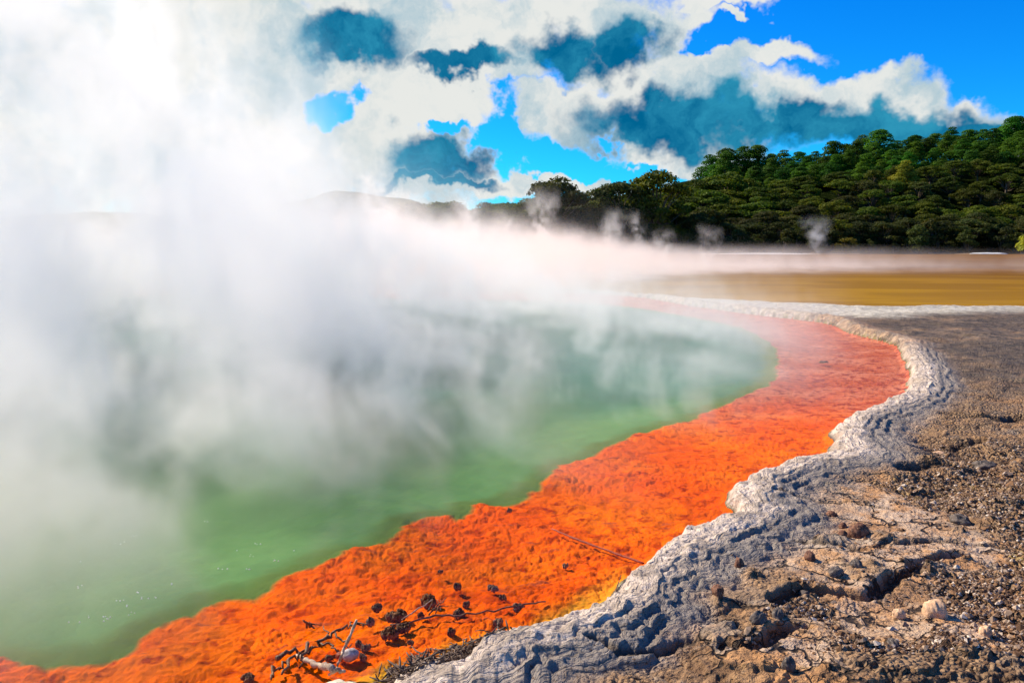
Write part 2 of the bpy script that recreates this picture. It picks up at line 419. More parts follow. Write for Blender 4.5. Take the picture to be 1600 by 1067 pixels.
def mat_rock():
    m, b = new_mat('sinter rock')
    P = b.n('ShaderNodeTexCoord').outputs['Object']
    n1 = b.noise(P, 1.3, 6, .6); n2 = b.noise(P, 7, 6, .65); n3 = b.noise(P, 40, 4, .6); n4 = b.noise(b.v('MULTIPLY', P, (1, 1, 1)), 3.1, 5, .6, .6)
    base = b.mix(b.ramp(n2, .35, .68), (.15, .075, .032), (.46, .26, .115))
    base = b.mix(b.ramp(n4, .52, .64), base, (.32, .245, .175))             # grey silica crust
    base = b.mix(b.m('MULTIPLY', b.ramp(n1, .50, .62), b.ramp(n2, .35, .55)), base, (.56, .27, .10))   # warm tan plates
    base = b.mix(b.m('MULTIPLY', b.ramp(b.noise(P, 2.3, 4, .6), .58, .68), .7), base, (.46, .34, .09))  # sulphur stain
    base = b.mix(b.attr('tan'), base, b.mix(b.ramp(n2, .4, .6), (.58, .40, .26), (.50, .25, .10)))
    wv = b.v('ADD', P, b.v('SCALE', b.v('SUBTRACT', b.noise(P, 2.5, 4, .6, color=True), (.5, .5, .5)), scale=.55))
    e1 = b.vor(b.v('MULTIPLY', wv, (.8, 1.3, 1)), 2.6, 'DISTANCE_TO_EDGE'); e2 = b.vor(wv, 8.0, 'DISTANCE_TO_EDGE')
    plate = b.sep(b.vor(b.v('MULTIPLY', wv, (.8, 1.3, 1)), 2.6, out=1))
    base = b.mix(b.m('MULTIPLY', plate[0], .5), base, b.mix(plate[1], (.09, .055, .035), b.mix(plate[2], (.46, .27, .12), (.36, .33, .27))))
    ck = b.m('MAXIMUM', b.m('MULTIPLY', b.ramp(e1, .035, .008), b.ramp(n1, .42, .52)), b.m('MULTIPLY', b.ramp(e2, .05, .01), b.m('MULTIPLY', b.ramp(n4, .46, .58), .7)))
    base = b.mix(ck, base, (.035, .022, .015))
    # loose grit: every cell a stone with its own tone
    vc = b.vor(P, 48, out=1); vd = b.vor(P, 48, out=0)
    grit = b.mix(b.sep(vc)[0], (.06, .028, .012), (.42, .27, .15))
    base = b.mix(b.m('MULTIPLY', b.attr('grit'), .6), base, grit)
    rim = b.mix(b.ramp(n2, .38, .62), (.40, .315, .24), (.74, .60, .48))
    rim = b.mix(b.m('MULTIPLY', b.attr('rim_shade'), b.ramp(n2, .35, .55, .25, .85)), rim, (.17, .15, .13))  # shade on the landward ridges, painted into the rim colour
    rim = b.mix(b.ramp(n3, .56, .70), rim, (.24, .20, .16))
    px_, py_, pz_ = b.sep(P)
    layer = b.noise(b.xyz(b.m('MULTIPLY', b.attr('shore'), 15.0), b.m('MULTIPLY', px_, 1.6), b.m('MULTIPLY', py_, 1.6)), 1.0, 4, .55, 0)
    line = b.m('MULTIPLY', b.ramp(b.m('ABSOLUTE', b.m('SUBTRACT', layer, .5)), .016, .005), b.ramp(n2, .4, .6))
    rim = b.mix(b.m('MULTIPLY', line, .75), rim, (.10, .075, .055))
    rim = b.mix(b.m('MULTIPLY', b.ramp(layer, .52, .62), b.ramp(b.attr('shore'), .15, .42, .05, .55)), rim, (.17, .15, .135))
    base = b.mix(b.attr('rim'), base, rim)
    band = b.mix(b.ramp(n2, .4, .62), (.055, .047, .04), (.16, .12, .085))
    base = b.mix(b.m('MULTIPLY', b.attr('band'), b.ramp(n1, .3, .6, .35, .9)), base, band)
    pale = b.mix(b.ramp(n2, .35, .6), (.40, .34, .25), (.66, .60, .48))
    base = b.mix(b.attr('pale'), base, pale)
    base = b.mix(b.attr('wet'), base, b.mix(b.ramp(n2, .4, .6), (.10, .065, .03), (.22, .20, .07)))
    base = b.mix(b.attr('crack'), base, (.06, .04, .025))
    # rusty specks
    base = b.mix(b.m('MULTIPLY', b.ramp(b.noise(P, 60, 2, .5), .64, .70), .8), base, (.10, .05, .025))
    h = b.m('ADD', b.m('MULTIPLY', n3, .8), b.m('MULTIPLY', b.m('SUBTRACT', 1.0, vd), b.m('MULTIPLY', b.attr('grit'), 1.2)))
    h = b.m('ADD', h, b.m('MULTIPLY', b.noise(P, 16, 5, .7), 1.2))
    h = b.m('SUBTRACT', b.m('ADD', h, b.m('MULTIPLY', b.m('MULTIPLY', layer, b.attr('rim')), 2.5)), b.m('MULTIPLY', b.m('MULTIPLY', ck, b.m('SUBTRACT', 1.0, b.attr('rim'))), 1.2))
    finish(b, princ(b, base, b.ramp(n3, .3, .7, .62, .95), h, 1., .028, .2))
    return m


def mat_shelf():
    m, b = new_mat('orange microbial mat')
    P = b.n('ShaderNodeTexCoord').outputs['Object']
    n1 = b.noise(P, 1.1, 5, .6); n2 = b.noise(P, 9, 6, .65, .4); n3 = b.noise(P, 45, 4, .6)
    c = b.mix(b.ramp(n1, .35, .65), (.72, .085, .001), (.74, .135, .002))
    c = b.mix(b.ramp(n2, .50, .68), c, (.34, .030, .002))
    c = b.mix(b.m('MULTIPLY', b.ramp(b.noise(P, 2.4, 5, .65, .6), .50, .66), .55), c, (.40, .035, .002))
    c = b.mix(b.ramp(b.attr('far'), .2, 1.), c, b.mix(b.ramp(n2, .46, .64), b.mix(b.ramp(n1, .4, .62), (.42, .095, .045), (.52, .17, .095)), (.24, .045, .035)))
    c = b.mix(b.attr('ochre'), c, b.mix(b.ramp(n2, .4, .6), (.78, .34, .02), (.42, .26, .02)))
    c = b.mix(b.m('MULTIPLY', b.ramp(b.noise(b.v('MULTIPLY', P, (.6, 1.6, 1)), 6, 5, .7, .3), .60, .66), .55), c, (.22, .05, .03))
    dp = b.attr('deep'); ng_ = b.noise(b.v('MULTIPLY', P, (.5, 1.0, 1)), .9, 4, .6, .5)
    green = b.mix(b.attr('farw'), b.mix(ng_, (.070, .175, .050), (.13, .25, .085)), b.mix(ng_, (.008, .085, .060), (.025, .16, .105)))
    green = b.mix(b.ramp(dp, .0, .6), (.085, .14, .03), green)
    dm = b.ramp(b.m('ADD', b.attr('gedge'), b.m('MULTIPLY', b.m('SUBTRACT', n2, .5), .05)), .015, -.05)
    c = b.mix(dm, c, green)
    h = b.m('MULTIPLY', b.m('ADD', b.m('MULTIPLY', n2, 1.), b.m('MULTIPLY', n3, .35)), b.m('SUBTRACT', 1.0, dm))
    finish(b, princ(b, c, .8, h, .8, .02, 0.))
    return m


def mat_water():
    m, b = new_mat('hot spring water')
    P = b.n('ShaderNodeTexCoord').outputs['Object']
    bn = b.n('ShaderNodeBump'); bn.inputs['Strength'].default_value = .22; bn.inputs['Distance'].default_value = .02
    b.L.new(b.m('ADD', b.noise(P, 14, 3, .5, .4), b.m('MULTIPLY', b.noise(P, 3, 3, .5), 1.5)), bn.inputs['Height'])
    mx = b.n('ShaderNodeBsdfTransparent')
    gl = b.n('ShaderNodeBsdfGlossy'); gl.inputs['Roughness'].default_value = .12; b.L.new(bn.outputs[0], gl.inputs['Normal'])
    fr = b.n('ShaderNodeFresnel'); fr.inputs['IOR'].default_value = 1.30; b.L.new(bn.outputs[0], fr.inputs['Normal'])
    front = b.m('SUBTRACT', 1.0, b.n('ShaderNodeNewGeometry').outputs['Backfacing'])
    m2 = b.n('ShaderNodeMixShader'); b.L.new(b.m('MULTIPLY', b.m('MULTIPLY', fr.outputs[0], front), .18), m2.inputs[0]); b.L.new(mx.outputs[0], m2.inputs[1]); b.L.new(gl.outputs[0], m2.inputs[2])
    finish(b, m2.outputs[0])
    return m


def mat_lake():
    m, b = new_mat('ochre lake water')
    P = b.n('ShaderNodeTexCoord').outputs['Object']
    n = b.noise(b.v('MULTIPLY', P, (.4, 1, 1)), .22, 6, .65, .8)
    near_ = b.mix(b.ramp(n, .4, .6), (.24, .115, .001), (.33, .17, .002))
    far_ = b.mix(b.ramp(n, .4, .6), (.13, .052, .003), (.19, .08, .006))
    c = b.mix(b.attr('farl'), near_, far_)
    h = b.m('ADD', b.noise(b.v('MULTIPLY', P, (.6, 1.4, 1)), 5, 3, .5), b.m('MULTIPLY', b.noise(P, .6, 2, .5), .5))
    base = b.n('ShaderNodeBsdfDiffuse'); b.L.new(c, base.inputs['Color'])
    bn = b.n('ShaderNodeBump'); bn.inputs['Strength'].default_value = .35; bn.inputs['Distance'].default_value = .05; b.L.new(h, bn.inputs['Height'])
    gl = b.n('ShaderNodeBsdfGlossy'); gl.inputs['Roughness'].default_value = .2; b.L.new(bn.outputs[0], gl.inputs['Normal'])
    mx = b.n('ShaderNodeMixShader'); mx.inputs[0].default_value = .10; b.L.new(base.outputs[0], mx.inputs[1]); b.L.new(gl.outputs[0], mx.inputs[2])
    finish(b, mx.outputs[0])
    return m


M_ROCK, M_SHELF, M_WATER, M_LAKE = mat_rock(), mat_shelf(), mat_water(), mat_lake()

# attributes
rim_a = rimw * sstep(-.01, .01, d) * (1 - sstep(11, 15, Y) * .75)
pxl = X / np.maximum(Y, .1)
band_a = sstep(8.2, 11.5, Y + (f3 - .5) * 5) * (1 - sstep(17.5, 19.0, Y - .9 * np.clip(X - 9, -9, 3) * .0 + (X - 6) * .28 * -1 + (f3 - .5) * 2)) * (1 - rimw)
pale_a = sstep(17.0, 18.6, Y - (X - 6) * .28 + (f3 - .5) * 2) * (1 - rimw * .4) * (Y < 60)
gritm = sstep(.52, .68, fbm(X * .9 + 20, Y * .9, 4, 61) + np.clip((X / np.maximum(Y, .1) - .36) * .8, -.2, .3)) * (1 - rimw)
wet_a = (1 - sstep(.0, .035, d + (f2 - .5) * .03)) * (d > -.05) + 0
wet_a = wet_a * (d < .08)
A = dict(rim=rim_a, shore=np.clip(dn, -1, 3), rim_shade=sstep(.40, .58, dn) * (1 - sstep(.85, 1.1, dn)), band=band_a, pale=pale_a, grit=gritm * (1 - tan_a), tan=tan_a, wet=np.clip(wet_a, 0, 1), crack=cr_mask * .8,
         ochre=(1 - sstep(.0, .20, -d + (f1 - .5) * .4)) * (1 - sstep(3.4, 4.6, RR)) * (d < .02),
         far=sstep(5.5, 12, RR), gedge=np.clip(g, -1, 1), deep=sstep(0, .6, -g), farw=sstep(6.5, 13, RR + (f3 - .5) * 3), farl=sstep(28, 70, RR))
pool_f = (fd < 0) & (flk > -5) & (fd > -60)
isl = sub_grid('pool_shelf', pool_f, {k: A[k] for k in ('ochre', 'far', 'deep', 'farw', 'gedge')})
o = link('pool_shelf', isl, M_SHELF); o['kind'] = 'structure'
hill_f = (flk > 0) & (Y.ravel()[quads].mean(1) > 100) & (RR.ravel()[quads].mean(1) < 9000)
m_, b_ = new_mat('forest floor'); P_ = b_.n('ShaderNodeTexCoord').outputs['Object']
finish(b_, princ(b_, b_.mix(b_.ramp(b_.noise(P_, .8, 5, .6), .4, .62), (.005, .009, .002), (.014, .020, .005)), .95, b_.noise(P_, 2, 4, .6), 1, .5, 0.))
o = link('hillside', sub_grid('hillside', hill_f, {}), m_); o['kind'] = 'structure'
o = link('ground', sub_grid('ground', ~pool_f & ~hill_f, {k: A[k] for k in ('rim', 'shore', 'rim_shade', 'band', 'pale', 'grit', 'tan', 'wet', 'crack')}), M_ROCK); o['kind'] = 'structure'


def water_sheet(name, mask, z, mat, attrs):
    global co_all
    keep = co_all.copy(); co_all[:, 2] = z
    me = sub_grid(name, mask, attrs); co_all = keep
    w = link(name, me, mat); w['kind'] = 'structure'; return w


water_sheet('pool_water', (fd < .12) & (flk > 0), 0.0, M_WATER, {k: A[k] for k in ('deep', 'farw')})
water_sheet('lake_water', (flk < .4) & ~((fd < .12) & (flk > 0)), -0.012, M_LAKE, {'farl': A['farl']})

# ------------------------------------------------------------------ distant hill
def ridge(name, pts, yd, depth, mat):
    n = 90; us = np.linspace(pts[0][0], pts[-1][0], n); vs = np.interp(us, [p[0] for p in pts], [p[1] for p in pts])
    co = []; faces = []
    for j in range(14):
        t = j / 13
        for i in range(n):
            x = (us[i] - 800) / F * yd; hgt = (HOR - vs[i]) / F * yd + CAM_H
            k = math.sin(math.pi * t) ** .8
            co.append((x * (1 + t * depth / yd), yd + t * depth, hgt * k + float(fbm(np.array([x * .02]), np.array([t * 6.]), 3, 90)[0] - .5) * 14 * k - 2))
    for j in range(13):
        for i in range(n - 1):
            q = j * n + i; faces.append((q, q + 1, q + n + 1, q + n))
    o = link(name, mesh_np(name, np.array(co), np.array(faces)), mat); o['kind'] = 'structure'; return o


m_, b_ = new_mat('distant scrub hill')
P_ = b_.n('ShaderNodeTexCoord').outputs['Object']
finish(b_, princ(b_, b_.mix(b_.ramp(b_.noise(P_, .06, 5, .6), .4, .6), (.05, .07, .02), (.13, .13, .05)), .9, b_.noise(P_, .2, 5, .6), 1, 4))
M_HILL = m_
ridge('distant_hill', [(-500, 340), (0, 325), (300, 318), (480, 300), (520, 284), (560, 287), (600, 298), (640, 298), (665, 310), (700, 325), (800, 345), (1000, 372)], 620, 260, M_HILL)

# ------------------------------------------------------------------ forest
def mat_leaf(name, c1, c2, c3):
    m, b = new_mat(name)
    oi = b.n('ShaderNodeObjectInfo'); P = b.n('ShaderNodeTexCoord').outputs['Object']
    n = b.noise(P, .45, 3, .6)
    n2 = b.noise(P, 3.0, 2, .6)
    c = b.mix(b.ramp(n, .38, .62), c1, c2)
    c = b.mix(b.m('MULTIPLY', b.ramp(n2, .5, .7), .7), c, c3)
    hv = b.n('ShaderNodeHueSaturation'); b.L.new(c, hv.inputs['Color'])
    b.L.new(b.m('ADD', .47, b.m('MULTIPLY', oi.outputs['Random'], .05)), hv.inputs['Hue'])
    b.L.new(b.m('ADD', .65, b.m('MULTIPLY', b.m('FRACT', b.m('MULTIPLY', oi.outputs['Random'], 7.3)), .8)), hv.inputs['Value'])
    df = princ(b, hv.outputs[0], .75, spec=.12)
    tl = b.n('ShaderNodeBsdfTranslucent'); b.L.new(b.mix(1., hv.outputs[0], (1.5, 1.5, .5), 'MULTIPLY'), tl.inputs[0])
    mx = b.n('ShaderNodeMixShader'); mx.inputs[0].default_value = .28; b.L.new(df, mx.inputs[1]); b.L.new(tl.outputs[0], mx.inputs[2])
    finish(b, mx.outputs[0]); return m


M_PINE = mat_leaf('pine needles', (.016, .065, .004), (.045, .12, .006), (.10, .19, .010))
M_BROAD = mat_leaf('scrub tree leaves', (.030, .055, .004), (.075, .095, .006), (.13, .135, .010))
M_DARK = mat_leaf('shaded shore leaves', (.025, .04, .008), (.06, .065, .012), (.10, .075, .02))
M_GOLD = mat_leaf('yellow green shrub leaves', (.16, .17, .012), (.24, .22, .02), (.30, .26, .03))
m_, b_ = new_mat('bark'); P_ = b_.n('ShaderNodeTexCoord').outputs['Object']
finish(b_, princ(b_, b_.mix(b_.noise(b_.v('MULTIPLY', P_, (4, 4, .6)), 3, 4, .6), (.05, .035, .02), (.20, .15, .10)), .9)); M_BARK = m_


def tube_np(pts, rads, k=7):
    """tapered tube through points -> co, quads"""
    pts = np.array(pts, float); n = len(pts); co = []
    T = np.gradient(pts, axis=0); T /= np.linalg.norm(T, axis=1, keepdims=True) + 1e-9
    up = np.array([.31, .17, .93]);
    for i in range(n):
        a = np.cross(T[i], up); a /= np.linalg.norm(a) + 1e-9; c = np.cross(T[i], a)
        for j in range(k):
            w = 2 * math.pi * j / k
            co.append(pts[i] + rads[i] * (math.cos(w) * a + math.sin(w) * c))
    f = [(i * k + j, i * k + (j + 1) % k, (i + 1) * k + (j + 1) % k, (i + 1) * k + j) for i in range(n - 1) for j in range(k)]
    co += [pts[0], pts[-1]]; e = len(co)
    f += [(e - 2, (j + 1) % k, j, j) for j in range(k)] + [(e - 1, (n - 1) * k + j, (n - 1) * k + (j + 1) % k, (n - 1) * k + (j + 1) % k) for j in range(k)]
    return np.array(co), f


def poly_mesh(name, parts, smooth=True):
    co = []; fs = []; o = 0
    for c, f in parts:
        co.append(np.asarray(c)); fs += [tuple(dict.fromkeys(int(i) + o for i in q)) for q in f]; o += len(c)
    me = bpy.data.meshes.new(name); me.from_pydata(np.concatenate(co).tolist(), [], fs); me.validate()
    me.polygons.foreach_set('use_smooth', np.full(len(me.polygons), smooth)); return me


def leaves(rg, clumps, per, size):
    """many small leaf faces through the volume of each clump"""
    C = []
    for (cx, cy, cz, rx, ry, rz) in clumps:
        n = max(30, int(per * rx * ry))
        v = rg.normal(size=(n, 3)); v /= np.linalg.norm(v, axis=1, keepdims=True)
        v[:, 2] = np.where(v[:, 2] < -.25, -v[:, 2], v[:, 2])
        r = rg.uniform(.55, 1.08, n) ** .7
        p = v * r[:, None] * [rx, ry, rz] + [cx, cy, cz]
        nrm = v * [1 / rx, 1 / ry, 1 / rz]; nrm /= np.linalg.norm(nrm, axis=1, keepdims=True)
        nrm = nrm + rg.normal(size=(n, 3)) * .45; nrm /= np.linalg.norm(nrm, axis=1, keepdims=True)
        t = np.cross(nrm, rg.normal(size=(n, 3))); t /= np.linalg.norm(t, axis=1, keepdims=True); b = np.cross(nrm, t)
        s = size * rg.uniform(.5, 1.3, n)[:, None]
        q = np.stack([p - t * s, p + b * s * .55, p + t * s, p - b * s * .55 + nrm * s * .25], 1)
        C.append(q.reshape(-1, 3))
    co = np.concatenate(C)
    return co, np.arange(len(co)).reshape(-1, 4)


def make_tree(kind, seed):
    rg = np.random.RandomState(seed); cl = []; lim = []
    if kind == 'pine':
        H = 15.; bare = rg.uniform(.25, .4)
        n = 24
        for i in range(n):
            t = i / (n - 1); z = H * (bare + (1 - bare) * t * .95)
            R = (1 - t) ** .6 * 2.7 * rg.uniform(.5, 1.2) + .3; a = i * 2.4 + rg.uniform(-.5, .5)
            s = rg.uniform(1.1, 1.8) * (1.25 - .45 * t)
            cl.append((math.cos(a) * R, math.sin(a) * R, z + rg.uniform(-.4, .4), s * 1.25, s * 1.25, s * .85))
            lim.append([(0, 0, z - 1.2), (math.cos(a) * R * .5, math.sin(a) * R * .5, z - .6), (math.cos(a) * R, math.sin(a) * R, z)])
        tr = [(0, 0, -1), (rg.uniform(-.2, .2), 0, H * .4), (rg.uniform(-.3, .3), rg.uniform(-.3, .3), H * .9)]; tw = [.30, .22, .06]
        lv = leaves(rg, cl, 90, .24)
    elif kind == 'broad':
        H = 9.5; n = 26
        for i in range(n):
            lay = rg.uniform(0, 1) ** .7; z = H * (.38 + .56 * lay)
            R = 3.9 * math.sqrt(max(0, 1 - lay ** 2.2)) * math.sqrt(rg.uniform(.25, 1)) + .2; a = rg.uniform(0, 6.28)
            s = rg.uniform(.9, 1.8)
            cl.append((math.cos(a) * R, math.sin(a) * R, z, s * 1.15, s * 1.15, s * rg.uniform(.5, .8)))
            lim.append([(0, 0, H * .3), (math.cos(a) * R * .6, math.sin(a) * R * .6, z - 1.2), (math.cos(a) * R, math.sin(a) * R, z - .1)])
        tr = [(0, 0, -1), (.2, .1, H * .25), (rg.uniform(-.5, .5), 0, H * .6)]; tw = [.32, .26, .12]
        lv = leaves(rg, cl, 75, .24)
    else:
        H = 6.; n = 15
        for i in range(n):
            a = rg.uniform(0, 6.28); z = rg.uniform(.12, .92) * H; R = 2.6 * math.sqrt(1 - (z / H) ** 2) * rg.uniform(.5, 1)
            s = rg.uniform(.8, 1.5)
            cl.append((math.cos(a) * R, math.sin(a) * R, z, s * 1.1, s * 1.1, s * .8))
            lim.append([(0, 0, .3), (math.cos(a) * R * .5, math.sin(a) * R * .5, z * .6), (math.cos(a) * R, math.sin(a) * R, z)])
        tr = [(0, 0, -1), (.1, 0, H * .3), (.2, .1, H * .7)]; tw = [.2, .16, .06]
        lv = leaves(rg, cl, 90, .24)
    crown = mesh_np('crown', lv[0], lv[1], True)
    trunk = poly_mesh('trunk', [tube_np(tr, tw)] + [tube_np(l, [.10, .07, .03], 5) for l in lim])
    return crown, trunk


PROTO = {k: [make_tree(k, s * 10 + i) for i in range(n)] for k, s, n in (('pine', 1, 5), ('broad', 2, 6), ('shrub', 3, 4))}
rg = np.random.RandomState(11)
n_tree = 0


def ground_z(x, y):
    return float(.12 + hill_h(np.array([x], np.float32), np.array([y], np.float32))[0])


def plant(kind, x, y, h, mat, label, group, cat='tree', wide=1., z=None, name=None, var=None):
    global n_tree
    base = {'pine': 15., 'broad': 9.5, 'shrub': 6.}[kind]
    cr, tr = PROTO[kind][(n_tree if var is None else var) % len(PROTO[kind])]; n_tree += 1
    nm = name or {'pine': 'pine_tree', 'broad': 'broadleaf_tree', 'shrub': 'shore_shrub'}[kind]
    r = bpy.data.objects.new(nm, None); COL.objects.link(r); r.empty_display_size = .5
    s = h / base; r.location = (x, y, (ground_z(x, y) if z is None else z) - .2); r.scale = (s * wide, s * wide, s)
    r.rotation_euler = (0, 0, rg.uniform(0, 6.28))
    tag(r, label, cat, group)
    c = link('crown', cr, None, r)
    if not cr.materials: cr.materials.append(mat)
    c.material_slots[0].link = 'OBJECT'; c.material_slots[0].material = mat
    t = link('trunk', tr, None, r)
    if not tr.materials: tr.materials.append(M_BARK)
    return r


def jit(a): return rg.uniform(-a, a)


LP = 'tall green pine of the dense stand crowning the hill'
LB = 'olive green flat layered tree on the slope below the pines'
LS = 'dark bushy shrub at the foot of the forest by the lake'
# pines on the ridge; the tops follow the skyline of the photograph
SKYL = [(1040, 292), (1100, 262), (1130, 246), (1200, 238), (1300, 226), (1400, 214), (1500, 205), (1600, 190), (1800, 170)]
for row, yd in enumerate((262, 246, 231, 217)):
    u = 1105 + row * 9
    while u < 1720:
        y = yd + jit(4); x = (u - 800) / F * y
        top = np.interp(u, [p[0] for p in SKYL], [p[1] for p in SKYL]) + row * 13 + jit(11)
        zt = (HOR - top) / F * y + CAM_H; gz = ground_z(x, y); h = min(max(zt - gz, 9), 19)
        plant('pine', x, y, h, M_PINE, LP, 'pines on the ridge', wide=1.15 + .4 * rg.rand(), z=min(gz, zt - h + .2))
        u += 24 + jit(6)
SK2 = [(650, 318), (760, 322), (800, 318), (840, 296), (900, 300), (960, 296), (1010, 286), (1060, 276), (1100, 276), (1150, 284), (1700, 284)]
for row, (yd, dv) in enumerate(((206, 0), (197, 14), (188, 27), (180, 40), (173, 54), (167, 66))):
    u = 655 + row * 16
    while u < 1690:
        y = yd + jit(3); x = (u - 800) / F * y
        top = np.interp(u, [p[0] for p in SK2], [p[1] for p in SK2]) + dv * (1. if u > 1000 else .5) + jit(10)
        zt = (HOR - top) / F * y + CAM_H; gz = ground_z(x, y); h = min(max(zt - gz, 6.), 11.5)
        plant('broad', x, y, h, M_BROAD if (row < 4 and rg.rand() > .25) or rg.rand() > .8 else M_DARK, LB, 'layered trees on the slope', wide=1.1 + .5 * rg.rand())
        u += (43 if u > 1000 else 40) + jit(9)
for row, yd in enumerate((163.5, 160.5)):
    u = 650 + row * 20
    while u < 1690:
        y = yd + jit(1); x = (u - 800) / F * y
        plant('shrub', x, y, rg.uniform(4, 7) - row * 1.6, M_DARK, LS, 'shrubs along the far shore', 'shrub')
        u += 41 + jit(10)
# trees that stand out
for (u, vt, y, kind, h, mat, lab) in [
        (866, 281, 166, 'broad', 12, M_DARK, 'dark flat-topped tree standing above its neighbours at the steamy left end of the forest'),
        (962, 284, 168, 'broad', 12, M_DARK, 'spreading dark tree on the skyline between the flat-topped tree and the rounded tree'),
        (1022, 272, 170, 'broad', 13, M_BROAD, 'rounded tree rising against the sky where the slope begins'),
        (1128, 244, 214, 'pine', 15, M_PINE, 'leftmost tall pine breaking the skyline at the low end of the ridge'),
        (1402, 258, 204, 'pine', 11, M_GOLD, 'pale yellow green pine lit in front of the dark pines'),
        (1562, 190, 250, 'pine', 16, M_PINE, 'highest pine on the skyline at the right end of the ridge'),
        (1318, 368, 159.3, 'shrub', 4.0, M_GOLD, 'small yellowish bush at the dark foot of the forest beside the steam wisp')]:
    x = (u - 800) / F * y; zt = (HOR - vt) / F * y + CAM_H
    gz = ground_z(x, y); h = max(h, zt - gz)
    plant(kind, x, y, h, mat, lab, None, 'bush' if kind == 'shrub' else 'tree', wide=1.2 if h < 14 else 1.0, z=min(gz, zt - h + .2), name='lit_bush' if kind == 'shrub' else None)
yb = 96.; xb = (1612 - 800) / F * yb
plant('shrub', xb, yb, 4.2, M_GOLD, 'bright yellow green shrub beside the lake at the right edge', None, 'shrub', z=-.4, name='lakeside_shrub')

# ------------------------------------------------------------------ small white banks on the far shore
m_, b_ = new_mat('white sinter'); P_ = b_.n('ShaderNodeTexCoord').outputs['Object']
finish(b_, princ(b_, b_.mix(b_.noise(P_, 6, 4, .6), (.55, .5, .42), (.85, .82, .75)), .8)); M_WHITE = m_


def lump_mesh(name, rx, ry, rz, seed, amp=.35, fr=1.3, sub=24, cut=None):
    """rounded irregular rock; metres"""
    th = np.linspace(0, math.pi, sub); ph_ = np.linspace(0, 2 * math.pi, sub * 2, endpoint=False)
    TH, PHI = np.meshgrid(th, ph_, indexing='ij')
    sx, sy, sz = np.sin(TH) * np.cos(PHI), np.sin(TH) * np.sin(PHI), np.cos(TH)
    n = fbm(sx * fr + sz * fr * .7 + seed, sy * fr - sz * fr * .6 + seed * 1.7, 4, seed % 50) - .5
    w, w2 = worley((sx + sz * .8) * fr * 1.8 + seed, (sy - sz * .7) * fr * 1.8, seed % 40)
    r = 1 + amp * 1.6 * n + amp * .7 * (.5 - w)
    r[0] = r[0].mean(); r[-1] = r[-1].mean()
    co = np.stack([sx * r * rx, sy * r * ry, sz * r * rz], -1).reshape(-1, 3)
    k = sub * 2; f = []
    for i in range(sub - 1):
        for j in range(k): f.append((i * k + j, (i + 1) * k + j, (i + 1) * k + (j + 1) % k, i * k + (j + 1) % k))
    return co, f


for (u, v, w, hh, lab) in [(1190, 397.5, 19., .22, 'long low white sinter bank on the far lake shore beside the steam'),
                           (1540, 396.0, 7.5, .28, 'small pale rock mound on the far lake shore near the right edge')]:
    x, y = G(u, v)
    y = min(y, 155); x = (u - 800) / F * y
    o = link('sinter_bank', poly_mesh('sinter_bank', [lump_mesh('b', w / 2, 1.2, hh, int(u), .25, 2.2)]), M_WHITE); o.location = (x, y, .02)
    tag(o, lab, 'sinter bank')

# ------------------------------------------------------------------ things in the shallow water
def mat_simple(name, c1, c2, c3, sc=30, rough=.7, bd=.004, spec=.3, coat=0.):
    m, b = new_mat(name); P = b.n('ShaderNodeTexCoord').outputs['Object']
    n = b.noise(P, sc, 5, .6); n2 = b.noise(P, sc * 3, 3, .6)
    c = b.mix(b.ramp(n, .38, .6), c1, c2); c = b.mix(b.ramp(n2, .55, .68), c, c3)
    finish(b, princ(b, c, rough, b.m('ADD', n, b.m('MULTIPLY', n2, .5)), .9, bd, spec, Coat_Weight=coat)); return m


M_CLOD = mat_simple('wet crusted clod', (.05, .016, .005), (.20, .075, .02), (.34, .20, .09), 45, .6, .006, .15, .0)
M_CLODG = mat_simple('grey crusted clod', (.10, .045, .02), (.24, .13, .07), (.46, .35, .24), 50, .6, .005, .15, 0.)
M_WOOD = mat_simple('bleached wood', (.28, .17, .10), (.50, .36, .24), (.62, .50, .38), 40, .7, .002)
M_WETW = mat_simple('wet brown wood', (.07, .03, .015), (.18, .09, .04), (.36, .22, .12), 40, .5, .003, .2, 0.)
M_SUNK = mat_simple('algae coated stick', (.20, .03, .006), (.32, .05, .008), (.4, .08, .012), 30, .6)
M_STONE = mat_simple('grey stone', (.30, .25, .21), (.46, .40, .35), (.58, .52, .46), 25, .7, .003)
M_PALE = mat_simple('pale sinter stone', (.42, .36, .24), (.62, .55, .40), (.72, .66, .50), 22, .8, .006)
M_TANR = mat_simple('tan rock', (.50, .30, .17), (.66, .42, .25), (.36, .2, .1), 30, .85, .005)
M_RUST = mat_simple('rusty rock', (.09, .035, .02), (.20, .09, .05), (.32, .18, .10), 30, .85, .005)
M_DKR = mat_simple('dark rock', (.05, .04, .035), (.13, .10, .08), (.22, .18, .14), 30, .85, .005)
M_ALGA = mat_simple('dead algae', (.045, .025, .015), (.13, .075, .045), (.30, .21, .14), 60, .6, .003)


def px(v): return CAM_H / (v - HOR)        # metres per photo pixel at that ground row


def terr_z(x, y):
    ph0 = math.atan2(x, y); rr = math.hypot(x, y)
    j = int(np.abs(phi - ph0).argmin()); i = int(np.abs(r_all - rr).argmin())
    return float(zz[i, j])


def clod_mesh(seed, w, h, n):
    rg = np.random.RandomState(seed); parts = []
    for i in range(n):
        a = rg.uniform(0, 6.28); q = math.sqrt(rg.rand()) * .75
        s = rg.uniform(.13, .34)
        c, f = lump_mesh('c', w * .5 * s * 1.2, w * .42 * s * 1.2, h * s * 1.1, seed * 13 + i, .8, 2.2, 12)
        c = c + [math.cos(a) * q * w * .5, math.sin(a) * q * w * .33, h * (.12 + .55 * (1 - q) * rg.rand())]
        parts.append((c, f))
    return poly_mesh('mineral_clod', parts)


